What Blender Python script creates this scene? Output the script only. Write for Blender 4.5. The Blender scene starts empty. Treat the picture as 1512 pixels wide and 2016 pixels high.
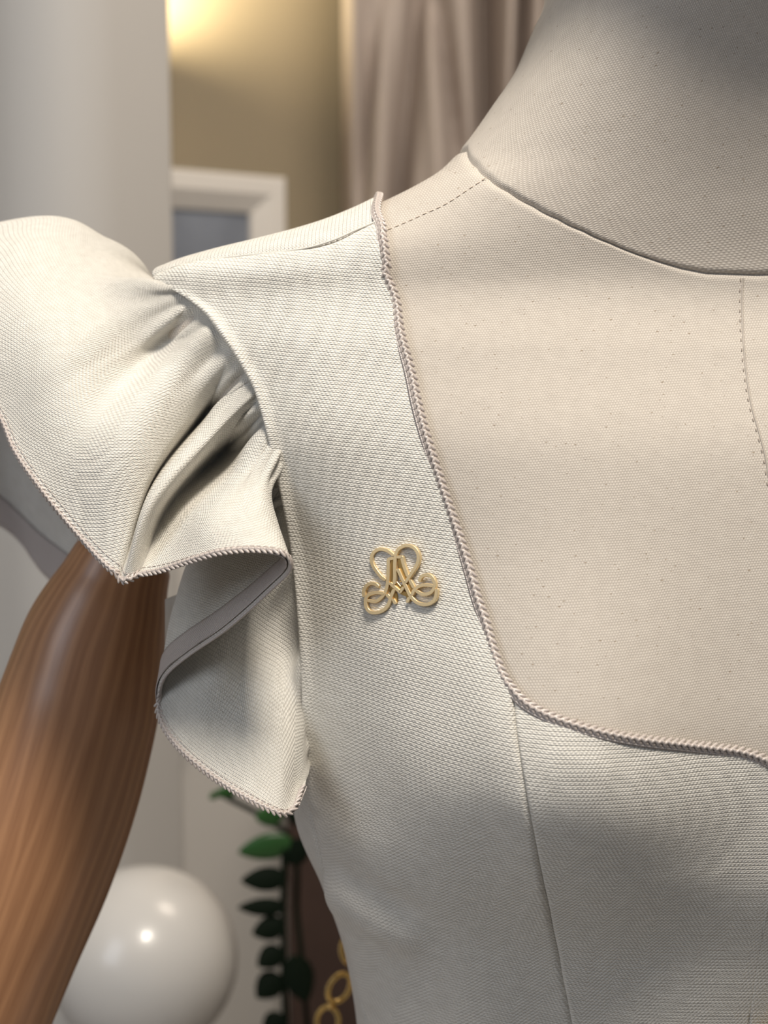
import bpy, math, random
import numpy as np
from mathutils import Vector, Matrix
from mathutils.bvhtree import BVHTree
R = math.radians
sc = bpy.context.scene
COL = sc.collection
random.seed(4); rng = np.random.default_rng(4)

# ------------------------------------------------------------------ camera
PITCH = R(7.0); CAMZ = 1.35
cam_d = bpy.data.cameras.new('camera'); cam = bpy.data.objects.new('camera', cam_d); COL.objects.link(cam)
cam.location = (0, 0, CAMZ); cam.rotation_euler = (R(90) - PITCH, 0, 0)
cam_d.sensor_fit = 'HORIZONTAL'; cam_d.sensor_width = 24; cam_d.lens = 12 / math.tan(R(15))
cam_d.clip_start = 0.02
cam_d.dof.use_dof = True; cam_d.dof.focus_distance = 0.497; cam_d.dof.aperture_fstop = 8.0
sc.camera = cam
# ------------------------------------------------------------------ world
W = bpy.data.worlds.new('world'); sc.world = W; W.use_nodes = True
W.node_tree.nodes['Background'].inputs[0].default_value = (0.70, 0.78, 0.92, 1)
W.node_tree.nodes['Background'].inputs[1].default_value = 0.16
def area(name, loc, target, size, power, col, sy=None):
    l = bpy.data.lights.new(name, 'AREA'); l.energy = power; l.color = col
    l.shape = 'RECTANGLE'; l.size = size; l.size_y = sy or size
    o = bpy.data.objects.new(name, l); COL.objects.link(o); o.location = loc
    o.rotation_euler = (Vector(target) - Vector(loc)).to_track_quat('-Z', 'Y').to_euler(); return o
area('ceiling_downlight', (0.12, 0.0, 2.35), (0.0, 0.53, 1.28), 0.28, 18.0, (1.0, 0.92, 0.81))
area('window_light', (-1.45, -0.8, 2.3), (0.0, 0.55, 1.3), 0.9, 14.0, (0.82, 0.89, 1.0), 1.5)
area('shop_light_back', (0.5, 1.3, 2.45), (0.3, 2.4, 1.2), 0.5, 9.0, (1.0, 0.86, 0.72))
sc.view_settings.view_transform = 'Standard'; sc.view_settings.look = 'None'
sc.view_settings.gamma = 1; sc.view_settings.use_curve_mapping = False
sc.view_settings.exposure = 0.06
sc.cycles.use_denoising = True
sc.cycles.sample_clamp_indirect = 6

# ------------------------------------------------------------------ helpers
FPX = 756 / math.tan(R(15))
def ray(px, py):
    x = (px - 756) / FPX; u = -(py - 1008) / FPX
    return np.array([x, math.cos(PITCH) + u * math.sin(PITCH), -math.sin(PITCH) + u * math.cos(PITCH)])
def P(px, py, Y):
    d = ray(px, py); return np.array([0, 0, CAMZ]) + d * (Y / d[1])
def tag(o, label=None, cat=None, group=None, kind=None):
    if label: o['label'] = label
    if cat: o['category'] = cat
    if group: o['group'] = group
    if kind: o['kind'] = kind
    return o
def empty(name, loc=(0, 0, 0)):
    o = bpy.data.objects.new(name, None); COL.objects.link(o); o.location = loc
    o.empty_display_size = .02; return o
def mesh(name, V, F, mat, parent=None, uv=None, smooth=True):
    m = bpy.data.meshes.new(name); V = np.asarray(V, float).reshape(-1, 3)
    if parent is not None: V = V - np.array(world_loc(parent))
    m.from_pydata(V.tolist(), [], [tuple(int(i) for i in f) for f in F])
    if uv is not None:
        l = m.uv_layers.new(name='UVMap'); uv = np.asarray(uv, float).reshape(-1, 2)
        idx = np.empty(len(m.loops), dtype=np.int32); m.loops.foreach_get('vertex_index', idx)
        l.data.foreach_set('uv', uv[idx].astype(np.float32).ravel())
    if smooth: m.polygons.foreach_set('use_smooth', [True] * len(m.polygons))
    m.materials.append(mat); m.update()
    o = bpy.data.objects.new(name, m); COL.objects.link(o)
    if parent is not None: o.parent = parent
    return o
def world_loc(o):
    v = np.zeros(3)
    while o is not None: v = v + np.array(o.location); o = o.parent
    return v
def grid_faces(n, m, cu=False, cv=False, off=0, flip=False):
    F = []
    for i in range(n if cu else n - 1):
        for j in range(m if cv else m - 1):
            a, b = i * m + j, ((i + 1) % n) * m + j
            c, d = ((i + 1) % n) * m + (j + 1) % m, i * m + (j + 1) % m
            F.append((a + off, d + off, c + off, b + off) if flip else (a + off, b + off, c + off, d + off))
    return F
def grid(name, G, mat, parent=None, uv=None, cu=False, cv=False, flip=False, thick=0, offset=0):
    n, m = G.shape[:2]
    o = mesh(name, G.reshape(-1, 3), grid_faces(n, m, cu, cv, 0, flip), mat, parent, uv)
    if thick:
        s = o.modifiers.new('thickness', 'SOLIDIFY'); s.thickness = thick; s.offset = offset
    return o
def crom(pts, n):
    """resample a Catmull-Rom spline through pts at n evenly spaced parameters"""
    p = np.asarray(pts, float); k = len(p)
    q = np.concatenate([(2 * p[0] - p[1])[None], p, (2 * p[-1] - p[-2])[None]])
    t = np.linspace(0, k - 1, n); i = np.minimum(t.astype(int), k - 2); f = (t - i)
    f = f.reshape((-1,) + (1,) * (p.ndim - 1))
    a, b, c, d = q[i], q[i + 1], q[i + 2], q[i + 3]
    return .5 * (2 * b + (c - a) * f + (2 * a - 5 * b + 4 * c - d) * f ** 2 + (3 * b - a - 3 * c + d) * f ** 3)
def even(pts, n=None, step=None):
    p = np.asarray(pts, float); s = np.r_[0, np.cumsum(np.linalg.norm(np.diff(p, axis=0), axis=1))]
    if n is None: n = max(2, int(s[-1] / step) + 1)
    t = np.linspace(0, s[-1], n)
    return np.stack([np.interp(t, s, p[:, k]) for k in range(p.shape[1])], 1)
def nz(v): return v / np.maximum(np.linalg.norm(v, axis=-1, keepdims=True), 1e-12)
class MB:
    def __init__(s): s.V = []; s.F = []; s.n = 0
    def add(s, V, F):
        s.V.append(np.asarray(V, float)); s.F += [tuple(i + s.n for i in f) for f in F]; s.n += len(V)
    def box(s, x0, x1, y0, y1, z0, z1):
        V = [(x, y, z) for x in (x0, x1) for y in (y0, y1) for z in (z0, z1)]
        s.add(V, [(0, 1, 3, 2), (4, 6, 7, 5), (0, 4, 5, 1), (2, 3, 7, 6), (0, 2, 6, 4), (1, 5, 7, 3)])
    def tube(s, path, r, seg=10, caps=True):
        path = np.asarray(path, float); n = len(path); r = np.full(n, r) if np.isscalar(r) else np.asarray(r)
        T = nz(np.gradient(path, axis=0)); up = np.array([0, 0, 1.]) if abs(T[0][2]) < .9 else np.array([0, 1., 0])
        N = np.empty_like(T); N[0] = nz(np.cross(T[0], up))
        for i in range(1, n):
            v = N[i - 1] - T[i] * np.dot(N[i - 1], T[i]); N[i] = nz(v)
        B = np.cross(T, N); a = np.linspace(0, 2 * math.pi, seg, endpoint=False)
        G = path[:, None] + r[:, None, None] * (np.cos(a)[None, :, None] * N[:, None] + np.sin(a)[None, :, None] * B[:, None])
        s.add(G.reshape(-1, 3), grid_faces(n, seg, False, True, 0, True))
        if caps:
            s.F.append(tuple(range(s.n - n * seg, s.n - n * seg + seg))); s.F.append(tuple(range(s.n - 1, s.n - seg - 1, -1)))
    def build(s, name, mat, parent=None, smooth=True, bevel=0):
        o = mesh(name, np.vstack(s.V), s.F, mat, parent, None, smooth)
        if bevel:
            b = o.modifiers.new('bevel', 'BEVEL'); b.width = bevel; b.segments = 3; b.limit_method = 'ANGLE'
            for p in o.data.polygons: p.use_smooth = False
        return o
def lathe(profile, c, seg=48):
    p = np.asarray(profile, float); a = np.linspace(0, 2 * math.pi, seg, endpoint=False)
    G = np.stack([c[0] + p[:, 0][:, None] * np.cos(a), c[1] + p[:, 0][:, None] * np.sin(a), c[2] + p[:, 1][:, None] + 0 * a], -1)
    return G

# ------------------------------------------------------------------ materials
def new_mat(name):
    m = bpy.data.materials.new(name); m.use_nodes = True
    return m, m.node_tree.nodes, m.node_tree.links, m.node_tree.nodes['Principled BSDF']
def plain(name, col, rough=.6, metal=0., noise=0, nscale=20, coat=0., bump=0.):
    m, N, L, b = new_mat(name)
    b.inputs['Base Color'].default_value = (*col, 1); b.inputs['Roughness'].default_value = rough
    b.inputs['Metallic'].default_value = metal; b.inputs['Coat Weight'].default_value = coat
    if noise or bump:
        tc = N.new('ShaderNodeTexCoord'); n = N.new('ShaderNodeTexNoise'); n.inputs['Scale'].default_value = nscale
        L.new(tc.outputs['Object'], n.inputs['Vector'])
        if noise:
            r = N.new('ShaderNodeMixRGB'); L.new(n.outputs[0], r.inputs[0])
            r.inputs[1].default_value = (*[c * (1 - noise) for c in col], 1); r.inputs[2].default_value = (*[min(1, c * (1 + noise)) for c in col], 1)
            L.new(r.outputs[0], b.inputs['Base Color'])
        if bump:
            bb = N.new('ShaderNodeBump'); bb.inputs['Distance'].default_value = bump
            L.new(n.outputs[0], bb.inputs['Height']); L.new(bb.outputs[0], b.inputs['Normal'])
    return m
class NB:
    """small math-node builder"""
    def __init__(s, N, L): s.N = N; s.L = L
    def m(s, op, a, b=0.0, c=None):
        n = s.N.new('ShaderNodeMath'); n.operation = op
        for i, v in enumerate((a, b, c)):
            if v is None: continue
            if isinstance(v, (int, float)): n.inputs[i].default_value = v
            else: s.L.new(v, n.inputs[i])
        return n.outputs[0]
def weave(name, light, dark, p, q, mode, bump_d, rough=.75, sheen=.25, speck=0, noise_amt=.5):
    """woven cloth: UVs are metres; p = repeat of a pair of rows, q = repeat along a row"""
    m, N, L, b = new_mat(name); k = NB(N, L)
    uv = N.new('ShaderNodeTexCoord'); sep = N.new('ShaderNodeSeparateXYZ')
    nn = N.new('ShaderNodeTexNoise'); nn.inputs['Scale'].default_value = 220; nn.inputs['Detail'].default_value = 2
    L.new(uv.outputs['UV'], nn.inputs['Vector'])
    big = N.new('ShaderNodeTexNoise'); big.inputs['Scale'].default_value = 28; L.new(uv.outputs['UV'], big.inputs['Vector'])
    L.new(uv.outputs['UV'], sep.inputs[0])
    jit = k.m('MULTIPLY', k.m('SUBTRACT', nn.outputs[0], .5), .55)
    wv = k.m('MULTIPLY', k.m('SUBTRACT', big.outputs[0], .5), 1.0)
    u = k.m('ADD', k.m('DIVIDE', sep.outputs[0], q), jit)
    v = k.m('ADD', k.m('ADD', k.m('DIVIDE', sep.outputs[1], p), k.m('MULTIPLY', jit, .5)), wv)
    TAU = 2 * math.pi
    rows = k.m('MULTIPLY', v, 2.0); row = k.m('FLOOR', rows)
    if mode == 'herring':
        st = k.m('FLOOR', k.m('DIVIDE', sep.outputs[0], .0088))
        sg = k.m('SUBTRACT', k.m('MULTIPLY', k.m('MODULO', k.m('ABSOLUTE', st), 2.0), 2.0), 1.0)
        ph = k.m('ADD', u, k.m('MULTIPLY', k.m('MULTIPLY', row, .34), sg))
    else:
        ph = k.m('ADD', u, k.m('MULTIPLY', row, .5))
    knot = k.m('MULTIPLY_ADD', k.m('COSINE', k.m('MULTIPLY', ph, TAU)), .5, .5)
    ridge = k.m('POWER', k.m('ABSOLUTE', k.m('SINE', k.m('MULTIPLY', rows, math.pi))), .8)
    band = k.m('MULTIPLY_ADD', k.m('COSINE', k.m('MULTIPLY', v, TAU)), .5, .5)
    h = k.m('MULTIPLY', ridge, k.m('MULTIPLY_ADD', knot, .93, .07))
    if mode == 'herring': h = k.m('ADD', k.m('MULTIPLY', h, .78), k.m('MULTIPLY', band, .27))
    h = k.m('ADD', h, k.m('MULTIPLY', k.m('SUBTRACT', nn.outputs[0], .5), noise_amt))
    mx = N.new('ShaderNodeMixRGB'); mx.use_clamp = True
    mx.inputs[1].default_value = (*dark, 1); mx.inputs[2].default_value = (*light, 1); L.new(h, mx.inputs[0])  # thread recesses mixed darker, their shading put into the colour
    out = mx.outputs[0]
    if speck:
        sn = N.new('ShaderNodeTexNoise'); sn.inputs['Scale'].default_value = 1150; sn.inputs['Detail'].default_value = 0
        mp = N.new('ShaderNodeMapping'); mp.inputs['Scale'].default_value = (.55, 1, 1)
        L.new(uv.outputs['UV'], mp.inputs[0]); L.new(mp.outputs[0], sn.inputs['Vector'])
        cr = N.new('ShaderNodeValToRGB'); cr.color_ramp.elements[0].position = .775; cr.color_ramp.elements[1].position = .84
        L.new(sn.outputs[0], cr.inputs[0])
        m2 = N.new('ShaderNodeMixRGB'); L.new(cr.outputs[0], m2.inputs[0]); L.new(out, m2.inputs[1])
        m2.inputs[2].default_value = (.34, .28, .22, 1); out = m2.outputs[0]
    L.new(out, b.inputs['Base Color'])
    bp = N.new('ShaderNodeBump'); bp.inputs['Distance'].default_value = bump_d; bp.inputs['Strength'].default_value = 1.0
    L.new(h, bp.inputs['Height']); L.new(bp.outputs[0], b.inputs['Normal'])
    b.inputs['Roughness'].default_value = rough; b.inputs['Sheen Weight'].default_value = sheen * .4
    b.inputs['Sheen Roughness'].default_value = .4; b.inputs['Specular IOR Level'].default_value = .3
    return m
M = {}
M['cloth'] = weave('ivory_twill', (.95, .92, .85), (.61, .58, .52), .00140, .0014, 'herring', .00036)
M['canvas'] = weave('beige_canvas', (.665, .61, .54), (.48, .43, .375), .00175, .00098, 'plain', .00010, speck=1, noise_amt=.5)
M['cord'] = plain('satin_cord', (.54, .475, .435), .34, noise=.1, nscale=900); M['cord'].node_tree.nodes['Principled BSDF'].inputs['Specular IOR Level'].default_value = .8
M['thread'] = plain('dark_thread', (.33, .28, .24), .8)
M['lightthread'] = plain('pale_thread', (.66, .56, .46), .7)
def tape_mat():
    m, N, L, b = new_mat('taupe_tape'); k = NB(N, L)
    tc = N.new('ShaderNodeTexCoord'); s = N.new('ShaderNodeSeparateXYZ'); L.new(tc.outputs['UV'], s.inputs[0])
    r = k.m('ABSOLUTE', k.m('SINE', k.m('MULTIPLY', s.outputs[1], math.pi / .00075)))
    c = k.m('MULTIPLY_ADD', k.m('SINE', k.m('MULTIPLY', s.outputs[0], 2 * math.pi / .0008)), .5, .5)
    h = k.m('MULTIPLY', r, k.m('MULTIPLY_ADD', c, .4, .6))
    mx = N.new('ShaderNodeMixRGB'); L.new(h, mx.inputs[0]); mx.inputs[1].default_value = (.34, .29, .27, 1); mx.inputs[2].default_value = (.80, .73, .69, 1)
    L.new(mx.outputs[0], b.inputs['Base Color']); b.inputs['Roughness'].default_value = .45
    bp = N.new('ShaderNodeBump'); bp.inputs['Distance'].default_value = .0003; L.new(h, bp.inputs['Height']); L.new(bp.outputs[0], b.inputs['Normal'])
    return m
M['tape'] = tape_mat()
def wood_mat():
    m, N, L, b = new_mat('beech_wood'); k = NB(N, L)
    tc = N.new('ShaderNodeTexCoord'); s = N.new('ShaderNodeSeparateXYZ'); L.new(tc.outputs['UV'], s.inputs[0])
    mp = N.new('ShaderNodeMapping'); mp.inputs['Scale'].default_value = (1, .22, 1); L.new(tc.outputs['UV'], mp.inputs[0])
    d = N.new('ShaderNodeTexNoise'); d.inputs['Scale'].default_value = 26; d.inputs['Detail'].default_value = 2; L.new(mp.outputs[0], d.inputs['Vector'])
    ph = k.m('ADD', k.m('MULTIPLY', s.outputs[0], 900.), k.m('MULTIPLY', d.outputs[0], 24.))
    w = k.m('MULTIPLY_ADD', k.m('SINE', ph), .5, .5)
    w = k.m('POWER', w, 1.6)
    mp2 = N.new('ShaderNodeMapping'); mp2.inputs['Scale'].default_value = (1, .05, 1); L.new(tc.outputs['UV'], mp2.inputs[0])
    f = N.new('ShaderNodeTexNoise'); f.inputs['Scale'].default_value = 700; L.new(mp2.outputs[0], f.inputs['Vector'])
    d2 = N.new('ShaderNodeTexNoise'); d2.inputs['Scale'].default_value = 40; L.new(mp.outputs[0], d2.inputs['Vector'])
    fac = k.m('ADD', k.m('MULTIPLY', w, .24), k.m('ADD', k.m('MULTIPLY', f.outputs[0], .35), k.m('MULTIPLY', d2.outputs[0], .4)))
    cr = N.new('ShaderNodeValToRGB'); e = cr.color_ramp.elements
    e[0].position = .25; e[0].color = (.34, .155, .07, 1); e[1].position = .85; e[1].color = (.60, .31, .15, 1)
    L.new(fac, cr.inputs[0]); L.new(cr.outputs[0], b.inputs['Base Color'])
    b.inputs['Roughness'].default_value = .42; b.inputs['Coat Weight'].default_value = .45; b.inputs['Coat Roughness'].default_value = .28
    bp = N.new('ShaderNodeBump'); bp.inputs['Distance'].default_value = .00008; L.new(fac, bp.inputs['Height']); L.new(bp.outputs[0], b.inputs['Normal'])
    return m
M['wood'] = wood_mat()
M['gold_top'] = plain('brushed_gold', (.86, .68, .40), .45, .68, noise=.06, nscale=2500, bump=.00002)
M['gold_side'] = plain('gold_edge', (.70, .47, .18), .3, 1.)
M['chain'] = plain('polished_gold', (.78, .56, .22), .16, 1.)
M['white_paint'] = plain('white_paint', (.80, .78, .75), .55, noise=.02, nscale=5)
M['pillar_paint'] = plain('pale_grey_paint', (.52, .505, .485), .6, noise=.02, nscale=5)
M['wall'] = plain('olive_cream_paint', (.36, .305, .215), .8, noise=.03, nscale=4)
M['floor'] = plain('pale_floor', (.45, .41, .37), .5, noise=.08, nscale=6)
M['curtain'] = plain('mauve_beige_curtain', (.54, .475, .435), .85, noise=.05, nscale=60)
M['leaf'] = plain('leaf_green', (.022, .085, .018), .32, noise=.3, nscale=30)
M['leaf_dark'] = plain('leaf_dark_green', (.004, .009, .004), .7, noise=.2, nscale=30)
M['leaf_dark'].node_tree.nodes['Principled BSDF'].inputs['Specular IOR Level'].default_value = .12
M['brown'] = plain('dark_brown_leather', (.075, .045, .036), .55, noise=.2, nscale=18)
M['balloon'] = plain('white_latex', (.66, .645, .62), .27, noise=.01, nscale=5, coat=.2)
M['print'] = plain('blue_grey_print', (.24, .27, .33), .3, noise=.45, nscale=9)
M['label'] = plain('cream_label_cloth', (.46, .40, .33), .8, bump=.0002, nscale=1500)
M['pot'] = plain('grey_ceramic', (.35, .34, .33), .4)
M['steel'] = plain('brushed_steel', (.5, .5, .5), .3, 1.)

# ------------------------------------------------------------------ the room
def struct(o): o['kind'] = 'structure'; return o
def room():
    m = MB(); m.box(-2.6, 3.2, -3, 3.2, -.05, 0); struct(m.build('floor', M['floor'], smooth=False))
    m = MB(); m.box(-2.6, 3.2, -3, 3.2, 2.75, 2.8); struct(m.build('ceiling', M['white_paint'], smooth=False))
    m = MB(); m.box(-2.6, 3.2, 2.6, 2.7, 0, 2.75); struct(m.build('wall_back', M['wall'], smooth=False))
    m = MB(); m.box(-2.7, -2.6, -3, 3.2, 0, 2.75); struct(m.build('wall_left', M['white_paint'], smooth=False))
    m = MB(); m.box(3.2, 3.3, -3, 3.2, 0, 2.75); struct(m.build('wall_right', M['white_paint'], smooth=False))
room()
# square white pillar, one soft edge towards us
def pillar():
    e = P(356, 1008, 1.42)        # right edge
    c = P(128, 1008, 1.30)        # near corner
    r = (e - c)[:2]; w = np.linalg.norm(r); ux = r / w; uy = np.array([-ux[1], ux[0]])
    pts = []
    A = c[:2]; Wd = w; D = .42; rr = .035
    corners = [(0, 0, 180, 270, .075), (Wd, 0, 270, 360, .008), (Wd, D, 0, 90, rr), (0, D, 90, 180, rr)]
    for x, y, a0, a1, r_ in corners:
        cx = x + (r_ if x == 0 else -r_); cy = y + (r_ if y == 0 else -r_)
        for a in np.radians(np.linspace(a0, a1, 13)):
            q = A + ux * (cx + r_ * math.cos(a)) + uy * (cy + r_ * math.sin(a)); pts.append(q)
    n = len(pts); V = [(p[0], p[1], z) for z in (0, 2.75) for p in pts]
    F = [(i, (i + 1) % n, n + (i + 1) % n, n + i) for i in range(n)]
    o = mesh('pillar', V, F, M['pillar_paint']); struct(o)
pillar()

# curtain: hanging cloth with deep folds
def curtain():
    Y = 2.42
    X0 = P(672, 300, Y)[0]; X1 = X0 + 1.25
    nx, nzv = 560, 60
    z0, z1 = .02, 2.6
    xs = np.linspace(X0, X1, nx); zs = np.linspace(z0, z1, nzv)
    zt = P(800, 0, Y)[2]; zb = P(800, 420, Y)[2]
    X, Z = np.meshgrid(xs, zs, indexing='ij'); D = np.zeros_like(X)
    f = (zt - Z) / (zt - zb)                                   # 0 at frame top, 1 at 420 px
    s = 1 / (FPX / Y / 1.0)
    def X_of(px): return (px - 756) / FPX * Y / math.cos(PITCH) * 1.0
    folds = [(745, 700, 14, .030), (718, 716, 12, .02), (818, 783, 17, .07), (858, 920, 17, .06), (955, 962, 20, .14), (1022, 1008, 12, .11),
             (1075, 1070, 12, .09), (1130, 1140, 20, .1), (1200, 1190, 16, .1), (1260, 1270, 20, .1), (1330, 1325, 14, .08), (1400, 1405, 20, .1),
             (1470, 1465, 16, .1), (1550, 1550, 22, .1), (1640, 1630, 18, .09), (1730, 1735, 20, .1), (1820, 1815, 18, .1), (1920, 1910, 20, .1)]
    for a, b_, w, d in folds:
        fx = X_of(a) + (X_of(b_) - X_of(a)) * np.clip(f, -.6, 2.2)
        D += 1.3 * d * np.exp(-((X - fx) / (w * s * 1.15)) ** 2)
    D += .012 * np.sin(X * 55) + .006 * np.sin(X * 140 + Z * 3)
    D += .10 * np.exp(-((X - X0) / .012) ** 2)
    G = np.stack([X, Y + D, Z], -1)
    o = grid('curtain', G, M['curtain'], None, thick=.003)
    tag(o, 'mauve beige floor-length curtain in deep folds behind the neck of the form', 'curtain')
    m = MB(); m.tube([(X0 - .05, Y + .03, 2.63), (X1 + .05, Y + .03, 2.63)], .012)
    r = m.build('curtain_rail', M['steel']); tag(r, 'steel rail carrying the mauve beige curtain', 'rail')
    for x in (X0 + .1, X1 - .1):
        m = MB(); m.tube([(x, Y + .03, 2.63), (x, Y + .03, 2.75)], .006, 8)
        m.build('bracket', M['steel'], r)
curtain()

# cabinet with doors, framed picture on it
def cabinet():
    x0, x1 = -1.0, .02; y0, y1 = 2.08, 2.34; z1 = 1.24
    r = empty('white_cabinet', ((x0 + x1) / 2, (y0 + y1) / 2, 0))
    tag(r, 'tall white cabinet by the back wall, behind the plant', 'cabinet')
    m = MB(); m.box(x0, x1, y0 + .02, y1, .06, z1 - .03); m.build('body', M['white_paint'], r, False)
    m = MB(); m.box(x0 - .01, x1 + .01, y0 - .01, y1, z1 - .03, z1); m.build('top', M['white_paint'], r, False, .003)
    m = MB(); m.box(x0 + .02, x1 - .02, y0 + .05, y1 - .02, 0, .06); m.build('plinth', M['white_paint'], r, False)
    wd = (x1 - x0) / 3
    for i in range(3):
        m = MB(); m.box(x0 + i * wd + .003, x0 + (i + 1) * wd - .003, y0, y0 + .02, .07, z1 - .035)
        d = m.build('door', M['white_paint'], r, False, .004)
        k = MB(); hx = x0 + i * wd + (.04 if i else wd - .04); k.tube([(hx, y0 - .02, .75), (hx, y0 - .02, .92)], .005, 8)
        k.tube([(hx, y0 - .02, .77), (hx, y0 + .001, .77)], .004, 6); k.tube([(hx, y0 - .02, .90), (hx, y0 + .001, .90)], .004, 6)
        k.build('handle', M['steel'], d)
    return z1
CZ = cabinet()
def picture():
    # top edge runs from (345,330) to (560,362); faces us turned to the right
    tl, tr = P(338, 336, 2.04), P(546, 362, 2.155)
    d = tr - tl; d[2] = 0; ux = d / np.linalg.norm(d); n = np.array([ux[1], -ux[0], 0])   # n points to the camera
    top = (tl[2] + tr[2]) / 2 + .004; right = tr; Wd = .42; H = top - CZ
    base = right - ux * Wd; base[2] = CZ
    r = empty('picture_frame', tuple(base + ux * Wd / 2))
    tag(r, 'white picture frame with blue-grey print, standing on the cabinet', 'picture frame')
    def pt(u, v, w): return base + ux * u + np.array([0, 0, 1]) * v + n * w
    b = .052; ins = .040
    prof = [(0, -.012), (0, .020), (.004, .024), (.026, .024), (b, .006), (b, -.012)]    # (inwards, out)
    def rail(c0, c1, e0, e1):
        V = []
        for (ca, ea) in ((c0, e0), (c1, e1)):
            for a, w in prof: V.append(pt(ca[0] + ea[0] * a, ca[1] + ea[1] * a, w))
        k = len(prof); F = [(i, (i + 1) % k, k + (i + 1) % k, k + i) for i in range(k)] + [tuple(range(k)), tuple(range(2 * k - 1, k - 1, -1))]
        o = mesh('frame_rail', V, F, M['white_paint'], r, smooth=False); return o
    rail((0, H), (Wd, H), (1, -1), (-1, -1)); rail((Wd, H), (Wd, 0), (-1, -1), (-1, 1))
    rail((Wd, 0), (0, 0), (-1, 1), (1, 1)); rail((0, 0), (0, H), (1, 1), (1, -1))
    def quad(u0, u1, v0, v1, w, nm, mt):
        V = [pt(u, v, ww) for ww in (w, w - .003) for u, v in ((u0, v0), (u1, v0), (u1, v1), (u0, v1))]
        F = [(0, 1, 2, 3), (7, 6, 5, 4), (0, 4, 5, 1), (1, 5, 6, 2), (2, 6, 7, 3), (3, 7, 4, 0)]
        return mesh(nm, V, F, mt, r, smooth=False)
    quad(b - .003, Wd - b + .003, b - .003, H - b + .003, .0, 'print', M['print'])
    m = MB(); q = pt(Wd / 2, H * .75, -.014); m.tube([pt(Wd / 2, H * .75, -.012), pt(Wd / 2, .0, -.10)], .006, 6); m.build('easel_leg', M['white_paint'], r)
picture()

# warm wall lamp, hidden from here by the pillar
def wall_lamp():
    c = np.array([-.485, 2.46, 1.84]); r = empty('wall_lamp', tuple(c)); tag(r, 'warm wall lamp behind the white pillar, lighting the olive wall', 'lamp')
    m = MB(); m.tube([c + (0, .135, -.02), c + (0, .085, -.02)], .045, 24); m.build('wall_plate', M['steel'], r)
    m = MB(); m.tube([c + (0, .085, -.02), c + (0, .03, -.03), c + (0, 0, -.03)], .006, 8); m.build('bracket', M['steel'], r)
    G = lathe([(.030, -.03), (.045, .05)], tuple(c), 32); grid('lamp_shade', G, M['white_paint'], r, cv=True, thick=.002)
    l = bpy.data.lights.new('bulb', 'POINT'); l.energy = 12; l.color = (1, .82, .52); l.shadow_soft_size = .02
    o = bpy.data.objects.new('bulb', l); COL.objects.link(o); o.parent = r; o.location = (0, 0, .055)
wall_lamp()

# dark brown wardrobe side
def wardrobe():
    x0 = P(563, 1800, 1.85)[0]; r = empty('brown_cabinet', (x0 + .3, 1.98, 0))
    tag(r, 'dark brown leather-fronted cabinet standing behind the side of the dress', 'cabinet')
    zt = P(650, 1500, 1.85)[2]
    m = MB(); m.box(x0, x0 + .6, 1.87, 2.06, .04, zt); m.build('body', M['brown'], r, False, .006)
    m = MB(); m.box(x0 + .004, x0 + .6, 1.85, 1.868, .06, zt - .01); m.build('door', M['brown'], r, False, .008)
    m = MB(); m.box(x0 + .03, x0 + .57, 1.89, 2.04, 0, .04); m.build('plinth', M['brown'], r, False)
wardrobe()

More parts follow.
